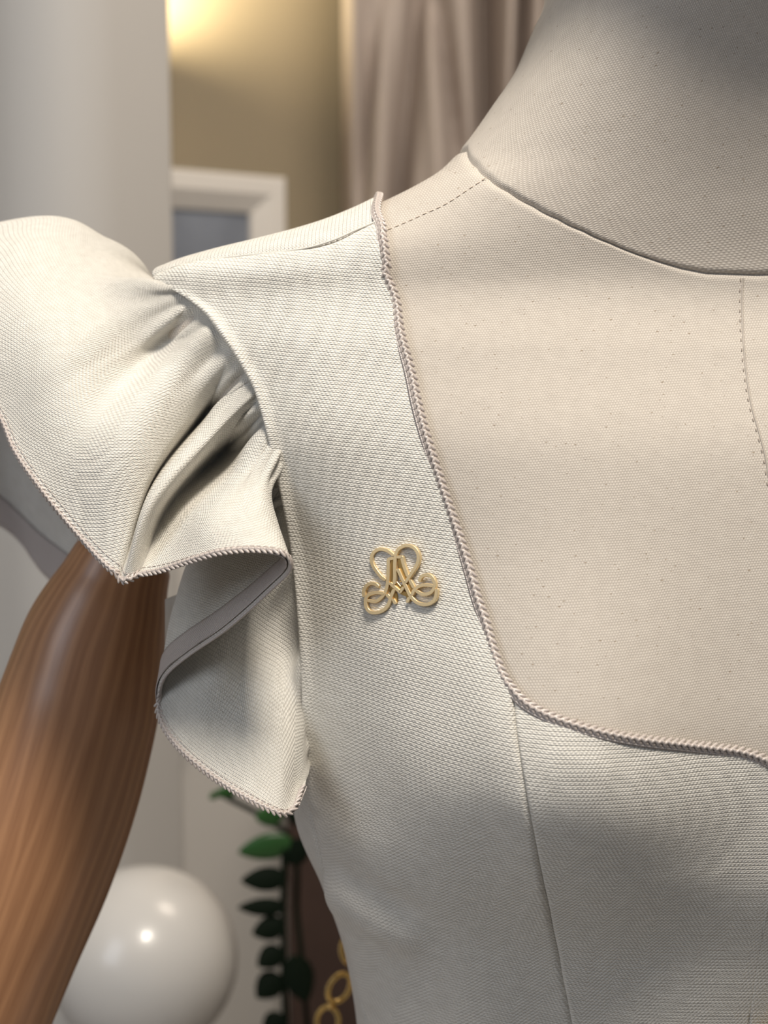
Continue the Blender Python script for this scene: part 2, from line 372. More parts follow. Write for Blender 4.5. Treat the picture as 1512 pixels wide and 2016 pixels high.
# side table with plant and balloon
def side_table():
    zt = P(284, 1892, 1.15)[2] - 192 / FPX * 1.15 - .012
    cx, cy = P(284, 2100, 1.15)[0], 1.15
    r = empty('side_table', (cx, cy, 0)); tag(r, 'slim white pedestal table under the white balloon', 'table')
    G = lathe([(0, 0), (.050, 0), (.053, -.004), (.053, -.014), (.050, -.018), (0, -.018)], (cx, cy, zt)); grid('table_top', G, M['white_paint'], r, cv=True)
    m = MB(); m.tube([(cx, cy, zt - .018), (cx, cy, .02)], .018, 16); m.build('post', M['white_paint'], r)
    G = lathe([(0, .022), (.085, .016), (.09, 0), (0, 0)], (cx, cy, 0)); grid('base', G, M['white_paint'], r, cv=True)
    # balloon
    c = P(284, 1892, 1.15); rad = 192 / FPX * 1.15
    a = np.linspace(0, math.pi, 40)
    G = lathe([(rad * math.sin(t) * (1 - .05 * (math.cos(t) < 0) * math.cos(t) ** 2), rad * math.cos(t)) for t in a], tuple(c))
    b = empty('balloon', (c[0], c[1], c[2] - rad)); tag(b, 'round white glossy balloon low behind the wooden arm', 'balloon')
    grid('skin', G, M['balloon'], b, cv=True)
    G = lathe([(.003, 0), (.004, -.004), (.0075, -.010), (.004, -.012), (0, -.010)], (c[0], c[1], c[2] - rad + .002), 16)
    grid('knot', G, M['balloon'], b, cv=True)
    # potted plant
    pc = np.array([P(560, 2100, 1.15)[0] + .03, 1.25, 0.42])
    st = empty('plant_stand', (pc[0], pc[1], 0)); tag(st, 'low round white stool carrying the plant pot', 'stool')
    G = lathe([(0, .42), (.10, .42), (.102, .415), (.102, .40), (0, .40)], (pc[0], pc[1], 0)); grid('stool_top', G, M['white_paint'], st, cv=True)
    for k_ in range(3):
        a_ = k_ * 2.094 + .4; m = MB(); m.tube([(pc[0] + .07 * math.cos(a_), pc[1] + .07 * math.sin(a_), .401), (pc[0] + .10 * math.cos(a_), pc[1] + .10 * math.sin(a_), .002)], .009, 10); m.build('leg', M['white_paint'], st)
    r = empty('potted_plant', tuple(pc)); tag(r, 'dark green plant with stacked oval leaves, behind the ruffle tip', 'plant')
    G = lathe([(0, 0), (.05, 0), (.062, .07), (.066, .085), (.060, .085), (.055, .075), (0, .072)], tuple(pc)); grid('pot', G, M['pot'], r, cv=True)
    Yp = 1.15
    stem = crom([P(565, 2080, Yp), P(560, 1960, Yp), P(557, 1800, Yp), P(560, 1680, Yp), P(560, 1590, Yp + .01)], 24)
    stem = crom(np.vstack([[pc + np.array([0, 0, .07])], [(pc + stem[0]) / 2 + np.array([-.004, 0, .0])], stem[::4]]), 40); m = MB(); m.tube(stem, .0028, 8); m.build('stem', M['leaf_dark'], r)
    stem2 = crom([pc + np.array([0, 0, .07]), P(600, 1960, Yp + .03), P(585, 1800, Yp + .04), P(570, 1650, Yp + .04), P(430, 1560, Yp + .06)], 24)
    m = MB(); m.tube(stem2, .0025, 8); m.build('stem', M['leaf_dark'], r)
    def leaf(base, tip, width, mt, cup=.25, roll=.0):
        n, k = 14, 7; base = np.array(base); tip = np.array(tip); d = tip - base; L_ = np.linalg.norm(d); T = d / L_
        vw = nz(base - np.array([0, 0, CAMZ])); side = nz(np.cross(T, vw)); up = nz(np.cross(side, T))
        side = side * math.cos(roll) + up * math.sin(roll); up = np.cross(T, side)
        G = np.zeros((n, k, 3))
        for i in range(n):
            t = i / (n - 1); w = width * .5 * (math.sin(math.pi * min(1, t ** .8)) ** .75 if 0 < t < 1 else 0) + .0004
            c = base + d * t + up * (-.12 * L_ * t * t)
            for j in range(k):
                s = j / (k - 1) * 2 - 1; G[i, j] = c + side * w * s - up * cup * w * abs(s)
        return grid('leaf', G, mt, r, thick=.0006)
    s = Yp / FPX
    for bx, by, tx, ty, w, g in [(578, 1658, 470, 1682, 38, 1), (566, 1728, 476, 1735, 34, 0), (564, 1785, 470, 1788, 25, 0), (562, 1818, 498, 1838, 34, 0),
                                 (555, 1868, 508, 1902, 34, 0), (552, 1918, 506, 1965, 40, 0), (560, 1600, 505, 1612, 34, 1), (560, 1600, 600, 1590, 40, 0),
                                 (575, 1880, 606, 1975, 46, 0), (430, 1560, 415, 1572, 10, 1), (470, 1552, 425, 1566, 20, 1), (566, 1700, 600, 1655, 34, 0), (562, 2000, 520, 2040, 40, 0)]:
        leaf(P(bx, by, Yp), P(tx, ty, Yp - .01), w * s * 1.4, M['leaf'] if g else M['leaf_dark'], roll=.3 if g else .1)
side_table()

# ------------------------------------------------------------------ body form (rings: side extent, front, back)
XC, CY, NE = .131, .585, 2.4
side_px = [(1088, -230), (1088, -120), (1075, 0), (1050, 60), (1010, 150), (960, 225), (912, 292), (860, 348), (800, 384), (742, 412), (700, 432), (640, 456), (578, 475),
           (498, 495), (419, 514), (345, 537), (303, 562), (310, 640), (385, 760), (462, 900), (512, 1060), (540, 1220), (568, 1400), (595, 1590), (640, 1700), (690, 1850), (716, 2016), (725, 2200), (690, 2500), (640, 2800)]
sp = np.array([P(a, b, CY) for a, b in side_px]); 
zk = sp[:, 2]; ak = XC - sp[:, 0]
for i in range(1, len(zk)):
    if zk[i] >= zk[i - 1] - .0005: zk[i] = zk[i - 1] - .0005
fr = [(-230, .494), (0, .497), (200, .502), (400, .508), (542, .511), (700, .500), (900, .484), (1100, .477), (1300, .472), (1490, .468), (1700, .470), (1900, .484), (2100, .496), (2500, .512), (2800, .505)]
fz = np.array([P(1500, a, b)[2] for a, b in fr]); fY = np.array([b for a, b in fr])
def pchip(x, y, xi):
    x = np.asarray(x, float); y = np.asarray(y, float); h = np.diff(x); dl = np.diff(y) / h; d = np.zeros_like(y)
    s = dl[:-1] * dl[1:] > 0; w1 = 2 * h[1:] + h[:-1]; w2 = h[1:] + 2 * h[:-1]
    with np.errstate(divide='ignore', invalid='ignore'):
        d[1:-1] = np.where(s, (w1 + w2) / (w1 / dl[:-1] + w2 / dl[1:]), 0)
    d[0], d[-1] = dl[0], dl[-1]
    xi = np.clip(xi, x[0], x[-1]); i = np.clip(np.searchsorted(x, xi) - 1, 0, len(x) - 2); t = (xi - x[i]) / h[i]
    return (2 * t ** 3 - 3 * t ** 2 + 1) * y[i] + (t ** 3 - 2 * t ** 2 + t) * h[i] * d[i] + (-2 * t ** 3 + 3 * t ** 2) * y[i + 1] + (t ** 3 - t ** 2) * h[i] * d[i + 1]
vk = np.r_[0, np.cumsum(np.hypot(np.diff(zk), np.diff(ak)))]          # arc length down the side
VT = vk[-1]
def z_of(v): return pchip(vk, zk, v)
def a_of(v): return pchip(vk, ak, v)
_vt = np.linspace(0, VT, 4000); _zt = z_of(_vt)
def v_of_z(z): return np.interp(-z, -_zt, _vt)
def Yf_of(z): return pchip(fz[::-1], fY[::-1], z)
NEz = np.array([zk[-1], z_of(vk[22]), z_of(vk[20]), z_of(vk[17]), z_of(vk[4]), zk[0]]); NEv = [2.3, 2.3, 2.5, 3.3, 3.1, 2.2]
def NE_(z): return pchip(NEz, np.array(NEv), z)
bz = [zk[-1], z_of(vk[22]), z_of(vk[17]), z_of(vk[9]), z_of(vk[4]), zk[0]]; bY = [.675, .675, .69, .665, .645, .642]
def Yb_of(z): return pchip(np.array(bz), np.array(bY), z)
BX, BZ = P(1085, 1575, .45)[0], P(1085, 1545, .45)[2]
def bust(x, z):
    r = 0
    for cx in (BX, 2 * XC - BX):
        dz = z - BZ; sz = np.where(dz > 0, .060, .042)
        r = r + .029 * np.exp(-((x - cx) / .050) ** 2 - (dz / sz) ** 2)
    return r
def body(th, v):
    th = np.asarray(th, float); v = np.asarray(v, float)
    c, s = np.cos(th), np.sin(th); z = z_of(v); a = a_of(v)
    e = 2 / NE_(z)
    x = XC - a * np.sign(c) * np.abs(c) ** e
    ss = np.sign(s) * np.abs(s) ** e
    y = np.where(s > 0, CY - (CY - Yf_of(z)) * ss, CY - (Yb_of(z) - CY) * ss)
    y = y - bust(x, z) * np.clip(s, 0, 1) ** .7
    return np.stack([x, y, z], -1)
_sv = np.linspace(0, vk[16], 3000); _sa = np.maximum.accumulate(a_of(_sv))
def at_x(th, x):
    """(theta, v) of the shoulder point with the given theta and distance x from the centre line"""
    v = float(np.interp(x, _sa, _sv))
    for _ in range(12):
        v = .5 * v + .5 * float(np.interp(x / max(math.cos(th), .02) ** (2 / float(NE_(z_of(np.array(v))))), _sa, _sv))
    return [th, v]
def bnormal(th, v):
    e = 2e-3
    a = body(th + e, v) - body(th - e, v); b = body(th, np.clip(v + .0015, 0, VT)) - body(th, np.clip(v - .0015, 0, VT))
    n = np.cross(b, a); return nz(n) * 1.0
def skin(th, v, off):
    p = body(th, v); n = bnormal(th, v)
    c = np.stack([np.full(p.shape[:-1], XC), np.full(p.shape[:-1], CY), p[..., 2]], -1)
    sg = np.sign(np.sum(n * (p - c), -1, keepdims=True)); sg[sg == 0] = 1
    return p + n * sg * np.asarray(off)[..., None] if np.ndim(off) else p + n * sg * off
nth, nv = 300, 260
TH = np.linspace(-math.pi, math.pi, nth, endpoint=False) + 1e-4; VV = np.linspace(0, VT, nv)
BG = body(TH[:, None] + 0 * VV, VV[None] + 0 * TH[:, None])
bvh = BVHTree.FromPolygons([tuple(p) for p in BG.reshape(-1, 3)], grid_faces(nth, nv, True, False))
def hit(px, py):
    """where the line of sight through a pixel meets the form, as (theta, v)"""
    d = Vector(ray(px, py)).normalized(); h = bvh.ray_cast(Vector((0, 0, CAMZ)), d)
    if h[0] is None: h = bvh.find_nearest(Vector(P(px, py, CY)))
    p = np.array(h[0]); v = v_of_z(p[2]); z = z_of(v); a = a_of(v)
    c = np.clip((XC - p[0]) / a, -1, 1); cc = np.sign(c) * abs(c) ** (NE_(z) / 2)
    y = p[1]
    if y < CY: s = np.clip((CY - y - bust(p[0], p[2])) / (CY - Yf_of(z)), 0, 1) ** (NE_(z) / 2)
    else: s = -np.clip((y - CY) / (Yb_of(z) - CY), 0, 1) ** (NE_(z) / 2)
    th = math.acos(np.clip(cc, -1, 1)) if abs(cc) < .93 else math.atan2(abs(s), cc)
    return np.array([th if y < CY else -th, float(v)])
def hits(pts): return np.array([hit(*p) for p in pts])

MAN = empty('dress_form', (XC, CY, 0))
tag(MAN, 'beige canvas dress form with neck, wooden jointed arms and steel pole', 'mannequin')
# neck seam as v(theta)
ns_px = [(914, 293), (935, 325), (960, 349), (1000, 376), (1050, 405), (1100, 431), (1150, 455), (1200, 478), (1250, 499), (1300, 516), (1350, 530), (1400, 539), (1440, 543), (1480, 541)]
ns = hits(ns_px); ns = ns[np.argsort(ns[:, 0])]
thn = np.r_[-math.pi / 2, -.6, 0, ns[:, 0][ns[:, 0] > .05], math.pi / 2]; v0 = ns[0, 1]
vnn = np.r_[v0 * .80, v0 * .88, v0 * .985, ns[:, 1][ns[:, 0] > .05], ns[-1, 1]]
def vseam(th):
    t = np.where(th > math.pi / 2, math.pi - th, th); t = np.where(th < -math.pi / 2, -math.pi - th, t)
    return np.interp(t, thn, vnn)
def body_part(name, va, vb, n1, mat, crease, uvneck):
    V = va[:, None] + (vb - va)[:, None] * np.linspace(0, 1, n1)[None]
    T = TH2[:, None] + 0 * V
    off = np.zeros_like(V)
    k = np.abs(V - (va if crease == 0 else vb)[:, None]); off = -.0016 * np.exp(-(k / .0013) ** 2)
    G = skin(T, V, off)
    if uvneck:
        dd = np.linalg.norm(np.diff(G, axis=0), axis=2).mean(1); uu = np.r_[0, np.cumsum(dd)][:, None] + 0 * T; vv_n = G[..., 2] * 1.05
        uv = np.stack([uu * .97 + vv_n * .24, vv_n * .97 - uu * .24], -1)
    else: uv = np.stack([G[..., 0] * 1.0 + .06 * (G[..., 1] - .5), G[..., 2] * 1.06 - .10 * G[..., 0]], -1)
    return grid(name, G, mat, MAN, uv, cu=True, flip=True)
TH2 = np.linspace(-math.pi, math.pi, 420, endpoint=False) + 1e-4
vs = vseam(TH2)
vs_sm = vs
tp = body_part('torso', vs_sm, np.full_like(vs, VT), 360, M['canvas'], 0, False)
nk = body_part('neck', np.full_like(vs, .0), vs_sm, 130, M['canvas'], 1, True)
# head added out of view to shade the neck, plain egg with chin
zt = zk[0]; a = np.linspace(0, math.pi, 36); t = np.linspace(0, 2 * math.pi, 48, endpoint=False)
A, T_ = np.meshgrid(a, t, indexing='ij')
hx = .080 * np.sin(A) ** .9 * np.cos(T_); hz = .118 * np.cos(A)
hy = .110 * np.sin(A) ** .9 * np.sin(T_) * (1 - .12 * np.clip(-np.cos(A), 0, 1))
G = np.stack([XC + hx * 1.15, .545 + hy - .022 * np.clip(-np.cos(A), 0, 1), zt + .056 + hz], -1)
grid('shade_head', G, M['canvas'], MAN, np.stack([T_ * .08, A * .12], -1), cv=True)
# pole and foot
m = MB(); m.tube([(XC, CY, zk[-1] + .01), (XC, CY, .03)], .016, 20); m.build('pole', M['steel'], MAN)
G = lathe([(0, .03), (.03, .03), (.14, .014), (.16, .006), (.16, 0), (0, 0)], (XC, CY, 0)); grid('foot', G, M['steel'], MAN, cv=True)
G = lathe([(0, .012), (.6, .012), (.95, .006), (1, 0)], (0, 0, 0)); vb = VT
bot = body(TH, np.full_like(TH, VT)); V = np.vstack([bot, [[XC, CY, zk[-1]]]]); F = [(i, (i + 1) % nth, nth) for i in range(nth)]
mesh('underside', V, F, M['canvas'], MAN)

def surf_path(pxs, off, step=.0015, n_dense=400, ext=None):
    tv = hits(pxs)
    if ext is not None: tv = np.vstack([tv, ext])
    d = crom(tv, n_dense); p = skin(d[:, 0], d[:, 1], off); nn = nz(skin(d[:, 0], d[:, 1], off + .002) - p)
    q = even(np.hstack([p, nn]), step=step); return q[:, :3], nz(q[:, 3:])
def stitches(name, path, nrm, mat, parent, length=.0022, gap=.0012, r=.00022, lift=.0001):
    s = np.r_[0, np.cumsum(np.linalg.norm(np.diff(path, axis=0), axis=1))]; m = MB(); x = 0
    f = lambda q: np.array([np.interp(q, s, path[:, k]) for k in range(3)]); g = lambda q: np.array([np.interp(q, s, nrm[:, k]) for k in range(3)])
    while x + length < s[-1]:
        pts = [f(x) - g(x) * r * .8, f(x + length * .2) + g(x) * lift, f(x + length * .8) + g(x) * lift, f(x + length) - g(x) * r * .8]
        m.tube(pts, r, 5, False); x += length + gap
    return m.build(name, mat, parent)
# form seams
p, n = surf_path([(957, 350), (930, 368), (900, 388), (868, 407), (830, 424), (780, 446), (740, 462)], .0001)
stitches('shoulder_stitching', p, n, M['lightthread'], MAN, .0018, .0009, .00020)
cs = [(1463, 548), (1461, 600), (1463, 660), (1470, 740), (1480, 800), (1494, 850), (1508, 905), (1516, 960)]
p, n = surf_path(cs, .0001)
m = MB(); m.tube(p, .00035, 6); m.build('front_seam_ridge', M['canvas'], MAN)
p2, n2 = surf_path([(a - 5, b) for a, b in cs], .0001)
stitches('front_seam_stitching', p2, n2, M['thread'], MAN, .0012, .0026, .0002)

# ------------------------------------------------------------------ dress
DRESS = empty('dress', (XC, CY - .08, 1.30))
tag(DRESS, 'ivory twill dress with taupe corded neckline and ruffled cap sleeves, on the form', 'dress')
arm_px = [(312, 550), (345, 568), (385, 594), (425, 632), (465, 684), (497, 735), (520, 785), (540, 845), (556, 905), (570, 965), (583, 1035), (594, 1110), (603, 1190), (611, 1270), (617, 1350), (619, 1430), (619, 1500), (620, 1555)]
side_seam = [(627, 1600), (640, 1665), (656, 1728), (676, 1790), (695, 1850), (717, 1935), (738, 2016), (752, 2100), (762, 2180)]
neck_px = [(752, 446), (757, 480), (763, 520), (772, 570), (785, 630), (802, 705), (822, 790), (845, 870), (872, 950), (900, 1030), (925, 1105), (945, 1175), (962, 1225), (978, 1280), (994, 1325), (1012, 1355)]
neck2_px = [(1012, 1355), (1040, 1385), (1080, 1409), (1130, 1428), (1190, 1444), (1260, 1456), (1330, 1463), (1400, 1470), (1450, 1476), (1490, 1487), (1520, 1500), (1545, 1512)]
prin_px = [(1012, 1358), (1016, 1400), (1022, 1450), (1034, 1520), (1046, 1590), (1058, 1660), (1070, 1725), (1084, 1790), (1098, 1855), (1108, 1910), (1118, 1960), (1128, 2016), (1140, 2090), (1150, 2180)]
top_px = [(312, 550), (345, 540), (400, 528), (450, 520), (500, 514), (560, 507), (610, 499), (660, 485), (710, 464), (752, 446)]
def coons(Lc, Rc, Tc, Bc, ns_, nt):
    """Coons patch in (theta, v); curves are dense arrays. L,R run top->bottom; T,B run left->right"""
    L_ = crom(Lc, nt); R_ = crom(Rc, nt); T_ = even(crom(Tc, 200), ns_); B_ = even(crom(Bc, 200), ns_)
    s = np.linspace(0, 1, ns_)[:, None, None]; t = np.linspace(0, 1, nt)[None, :, None]
    return (1 - s) * L_[None] + s * R_[None] + (1 - t) * T_[:, None] + t * B_[:, None] - ((1 - s) * (1 - t) * L_[0] + s * (1 - t) * R_[0] + (1 - s) * t * L_[-1] + s * t * R_[-1])
hA, hS, hN, hN2, hP, hT = hits(arm_px), hits(side_seam), hits(neck_px), hits(neck2_px), hits(prin_px), hits(top_px)
hA[0] = hT[0]; hN[0] = hT[-1]
def mirror_tv(a): b = a.copy(); b[:, 0] = math.pi - b[:, 0]; return b
def cloth_off(TV, s, base=.0022, lift=.0022, tfrac=.0):
    return base + 0 * TV[..., 0]
def even_rows(tv, n):
    p = crom(tv, 600); w = skin(p[:, 0], p[:, 1], 0.)
    q = even(np.hstack([w, p]), n) ; return q[:, 3:]
def even_rows2(tv, n):
    p = crom(tv, 800); w = skin(p[:, 0], p[:, 1], 0.); s = np.r_[0, np.cumsum(np.linalg.norm(np.diff(w, axis=0), axis=1))]
    t = np.linspace(0, s[-1], n); return np.stack([np.interp(t, s, p[:, k]) for k in (0, 1)], 1)
NT = 300
# left boundary split evenly so that rows stay level: match heights of both sides
Lc = np.vstack([hA, hS]); Rc = np.vstack([hN, hP[1:]])
Ld, Rd = even_rows2(Lc, 800), even_rows2(Rc, 800)
zL = body(Ld[:, 0], Ld[:, 1])[:, 2]; zR = body(Rd[:, 0], Rd[:, 1])[:, 2]
wl = np.r_[0, np.cumsum(np.abs(np.diff(zL)) + 1e-5)]; wl /= wl[-1]; wr = np.r_[0, np.cumsum(np.abs(np.diff(zR)) + 1e-5)]; wr /= wr[-1]
tt = np.linspace(0, 1, NT)
Lr = np.stack([np.interp(tt, .5 * wl + .5 * np.linspace(0, 1, 800), Ld[:, k]) for k in (0, 1)], 1)
Rr = np.stack([np.interp(tt, .5 * wr + .5 * np.linspace(0, 1, 800), Rd[:, k]) for k in (0, 1)], 1)
NS = 170
s = np.linspace(0, 1, NS)[:, None, None]; t = tt[None, :, None]
Tr = even_rows2(hT, NS); Br = Lr[-1] + (Rr[-1] - Lr[-1]) * np.linspace(0, 1, NS)[:, None]
bow = Tr - (Lr[0] + (Rr[0] - Lr[0]) * np.linspace(0, 1, NS)[:, None])
TVA = (1 - s) * Lr[None] + s * Rr[None] + np.exp(-(t / .045) ** 1.5) * bow[:, None]
S2 = np.linspace(0, 1, NS)[:, None]; T2 = tt[None]
PA = body(TVA[..., 0], TVA[..., 1])
def screen(p):
    """approximate picture position of a point, used only to place wrinkles measured from the photograph"""
    x = p[..., 0]; dy = p[..., 1]; dz = p[..., 2] - CAMZ
    f = dy * math.cos(PITCH) - dz * math.sin(PITCH); u = dy * math.sin(PITCH) + dz * math.cos(PITCH)
    return 756 + FPX * x / f, 1008 - FPX * u / f
SX, SY = screen(PA)
def crease(X, Y, a, b, w, d, soft=.25):
    a = np.array(a, float); b = np.array(b, float); L2 = np.linalg.norm(b - a); u = (b - a) / L2
    al = ((X - a[0]) * u[0] + (Y - a[1]) * u[1]) / L2; ac = -(X - a[0]) * u[1] + (Y - a[1]) * u[0]
    e = 1 / (1 + np.exp(-(al) / soft * 4)) * 1 / (1 + np.exp((al - 1) / soft * 4))
    return d * np.exp(-(ac / w) ** 2) * e
armzone = np.clip((SY - 560) / 80, 0, 1) * np.clip((1600 - SY) / 60, 0, 1)
offA = .0022 + .0030 * np.exp(-(S2 / .05) ** 2) * armzone - .0012 * np.exp(-(S2 / .012) ** 2) * armzone
offA = offA + crease(SX, SY, (650, 1690), (820, 1790), 24, -.0016) + crease(SX, SY, (640, 1735), (830, 1850), 34, .0034)
offA = offA + crease(SX, SY, (700, 1250), (1000, 1330), 70, .0008) + crease(SX, SY, (980, 1380), (1010, 1600), 40, .0006)
offA = offA + crease(SX, SY, (360, 560), (650, 530), 30, .0008) + .00035 * np.sin(SX / 55 + SY / 90) + .0003 * np.sin(SX / 31 - SY / 120)
edgeR = np.exp(-((1 - S2) / .006) ** 2) * np.clip((SY - 1365) / 10, 0, 1)
offA = offA - .0016 * edgeR
GA = skin(TVA[..., 0], TVA[..., 1], offA)
def clothuv(G, rot=0.):
    x = G[..., 0] + .18 * (G[..., 1] - .5); z = G[..., 2] + .55 * 0; 
    dv = np.linalg.norm(np.diff(G, axis=1), axis=2); vv = np.concatenate([np.zeros((G.shape[0], 1)), np.cumsum(dv, 1)], 1)
    c, s_ = math.cos(rot), math.sin(rot)
    v = -vv.mean(0)[None] * .5 + z * .5
    v = z * 1.02
    return np.stack([c * x - s_ * v, s_ * x + c * v], -1)
uvA = clothuv(GA, R(6))
def mirrored(G): H = G.copy(); H[..., 0] = 2 * XC - H[..., 0]; return H
def both(name, G, mat, uv, flip, thick=.0011, parent=DRESS, cv=False):
    o = grid(name, G, mat, parent, uv, flip=flip, cv=cv, thick=thick)
    o2 = grid(name, mirrored(G), mat, parent, uv, flip=not flip, cv=cv, thick=thick)
    return o, o2
both('side_front_panel', GA, M['cloth'], uvA, False)
# centre front panel
NBt, NBs = 170, 300
nl = even_rows2(hN2, NBs // 2); top = np.vstack([nl, mirror_tv(nl)[::-1]]); 
pl = even_rows2(hP, NBt); pr = mirror_tv(pl)
s = np.linspace(0, 1, len(top))[:, None, None]; t = np.linspace(0, 1, NBt)[None, :, None]
B0 = pl[-1] + (pr[-1] - pl[-1]) * np.linspace(0, 1, len(top))[:, None]
TVB = (1 - s) * pl[None] + s * pr[None] + (1 - t) * top[:, None] + t * B0[:, None] - ((1 - s) * (1 - t) * pl[0] + s * (1 - t) * pr[0] + (1 - s) * t * pl[-1] + s * t * pr[-1])
PB = body(TVB[..., 0], TVB[..., 1]); SXb, SYb = screen(PB)
sB = s[..., 0]; offB = .0022 - .0016 * np.exp(-(sB / .006) ** 2) - .0016 * np.exp(-((1 - sB) / .006) ** 2)
offB = offB + crease(SXb, SYb, (1080, 1500), (1200, 1520), 60, .0007) + crease(SXb, SYb, (1120, 1455), (1260, 1500), 24, -.0004)
offB = offB + .0003 * np.sin(SXb / 60 + SYb / 70)
GB = skin(TVB[..., 0], TVB[..., 1], offB)
grid('centre_front_panel', GB, M['cloth'], DRESS, clothuv(GB, R(0)), flip=False, thick=.0011)
# back strap over the shoulder, and back panel
nb = 90
zA = body(np.array([0.]), np.array([hA[-1, 1]]))[0, 2]
lo_v = float(hA[-1, 1])
Tr0 = even_rows2(hT, NS)
xn = XC - body(hN[:1, 0], hN[:1, 1])[0, 0]; xo = XC - body(hT[:1, 0], hT[:1, 1])[0, 0]; t0, t1 = hN[0, 0], hT[0, 0]
NECKB = np.array([at_x(t0 * .5, xn), at_x(0, xn), at_x(-.25, xn), at_x(-.5, xn * .96), at_x(-.8, xn * .84), at_x(-1.15, xn * .5), [-math.pi / 2, hN[0, 1] + .01]])
Lb = crom(np.array([hT[0], at_x(t1 * .5, xo), at_x(0, xo), at_x(-.15, xo), [-.3, hT[0, 1] + .06], [-.42, lo_v - .03], [-.45, lo_v]]), nb)
Rb = crom(np.vstack([hN[:1], NECKB, [[-math.pi / 2, NECKB[-1, 1] + .06], [-math.pi / 2, lo_v]]]), nb)
s = np.linspace(0, 1, NS)[:, None, None]; bow = Tr0 - (Tr0[0] + (Tr0[-1] - Tr0[0]) * np.linspace(0, 1, NS)[:, None])
fj_ = np.linspace(0, 1, nb)[None, :, None]
TVs = (1 - s) * Lb[None] + s * Rb[None] + np.exp(-(fj_ / .10) ** 1.5) * bow[:, None]
fj = np.linspace(0, 1, nb)[None]
GS = skin(TVs[..., 0], TVs[..., 1], .0024 - .0014 * np.exp(-(fj / .012) ** 2) + 0 * TVs[..., 0])
uvS = np.stack([TVs[..., 1] * 1.0 , fj * .2 + 0 * TVs[..., 0]], -1)
uvS = np.stack([fj * .2 + 0 * TVs[..., 0], GS[..., 0]], -1)
both('back_strap', GS, M['cloth'], uvS, True)
nbk = 260; sl = even_rows2(np.vstack([hA[-1:], hS]), 120); sr = mirror_tv(sl); sr[:, 0] -= 2 * math.pi
s = np.linspace(0, 1, nbk)[:, None, None]
TVk = (1 - s) * sl[None] + s * sr[None]
sk = s[..., 0]; offK = .0022 - .0016 * np.exp(-(sk / .004) ** 2) - .0016 * np.exp(-((1 - sk) / .004) ** 2)
GK = skin(TVk[..., 0], TVk[..., 1], offK + 0 * TVk[..., 0])
grid('back_panel', GK, M['cloth'], DRESS, np.stack([TVk[..., 0] * .14, GK[..., 2]], -1), flip=True, thick=.0011)
# skirt below the frame
vb_ = float(hS[-1, 1]); nt_ = 60; th_ = np.linspace(-math.pi, math.pi, 240, endpoint=False) + 1e-4
vb_ = min(vb_, float(hP[-1, 1])) ; vv_ = np.linspace(vb_ - .022, VT, nt_); Gs = skin(th_[:, None] + 0 * vv_, vv_[None] + 0 * th_[:, None], .0009)
zz = np.linspace(Gs[0, -1, 2], .75, 40)[1:]; fl = np.linspace(0, 1, 40)[1:]
base = Gs[:, -1]; low = np.stack([np.stack([XC + (base[:, 0] - XC) * (1 + .5 * f) + .012 * f * np.cos(th_ * 14), CY + (base[:, 1] - CY) * (1 + .6 * f) + .012 * f * np.sin(th_ * 14), np.full_like(th_, z)], -1) for z, f in zip(zz, fl)], 1)
Gs = np.concatenate([Gs, low], 1)
grid('skirt', Gs, M['cloth'], DRESS, np.stack([th_[:, None] * .14 + 0 * Gs[..., 0], Gs[..., 2]], -1), cu=True, flip=True, thick=.001)

# --- braided cord
def braid(name, path, nrm, w, pitch, mat, parent, seg=8, rings=7, flat=.8, open_=None):
    s = np.r_[0, np.cumsum(np.linalg.norm(np.diff(path, axis=0), axis=1))]; n = int(s[-1] / pitch)
    T = nz(np.gradient(path, axis=0)); m = MB()
    a = np.linspace(0, 2 * math.pi, seg, endpoint=False); u = np.linspace(0, math.pi, rings)
    F = grid_faces(rings, seg, False, True)
    ip = lambda A, q: np.array([np.interp(q, s, A[:, k]) for k in range(3)])
    for i in range(n):
        for row in (-1, 1):
            q = (i + (.5 if row > 0 else 0) + .25) * pitch; c = ip(path, q); t = nz(ip(T, q)); nn = nz(ip(nrm, q)); b = nz(np.cross(t, nn)); nn = np.cross(b, t)
            d = nz(t * .80 + b * row * .52 - nn * 0.18); e = nz(np.cross(nn, d)); f = np.cross(d, e)
            c = c + b * row * w * .23
            L_ = pitch * .86; V = c + (d * (-np.cos(u) * L_)[:, None])[:, None] + (np.sin(u) ** .7)[:, None, None] * (np.cos(a)[None, :, None] * e * w * .27 + np.sin(a)[None, :, None] * f * w * .30 * flat)
            V = V + nn * (np.cos(u) * .10 * w)[:, None, None]
            m.add(V.reshape(-1, 3), F)
    m.tube(even(path, step=pitch * .5), w * .24, 8)
    return m.build(name, mat, parent)
def strip(name, path, nrm, side, width, mat, parent, lift=.0002, k=6, bulge=.0004):
    T = nz(np.gradient(path, axis=0)); B = nz(np.cross(T, nrm)) * side
    s = np.r_[0, np.cumsum(np.linalg.norm(np.diff(path, axis=0), axis=1))]
    f = np.linspace(0, 1, k)
    G = path[:, None] + B[:, None] * (f * width)[None, :, None] + nrm[:, None] * (lift + bulge * np.sin(f * math.pi))[None, :, None]
    uv = np.stack([s[:, None] + 0 * f, f[None] * width + 0 * s[:, None]], -1)
    return grid(name, G, mat, parent, uv, thick=.0003)
ncurve = np.vstack([hN, hN2[1:]]); mc = mirror_tv(ncurve)[::-1]
full = np.vstack([ncurve, mc])
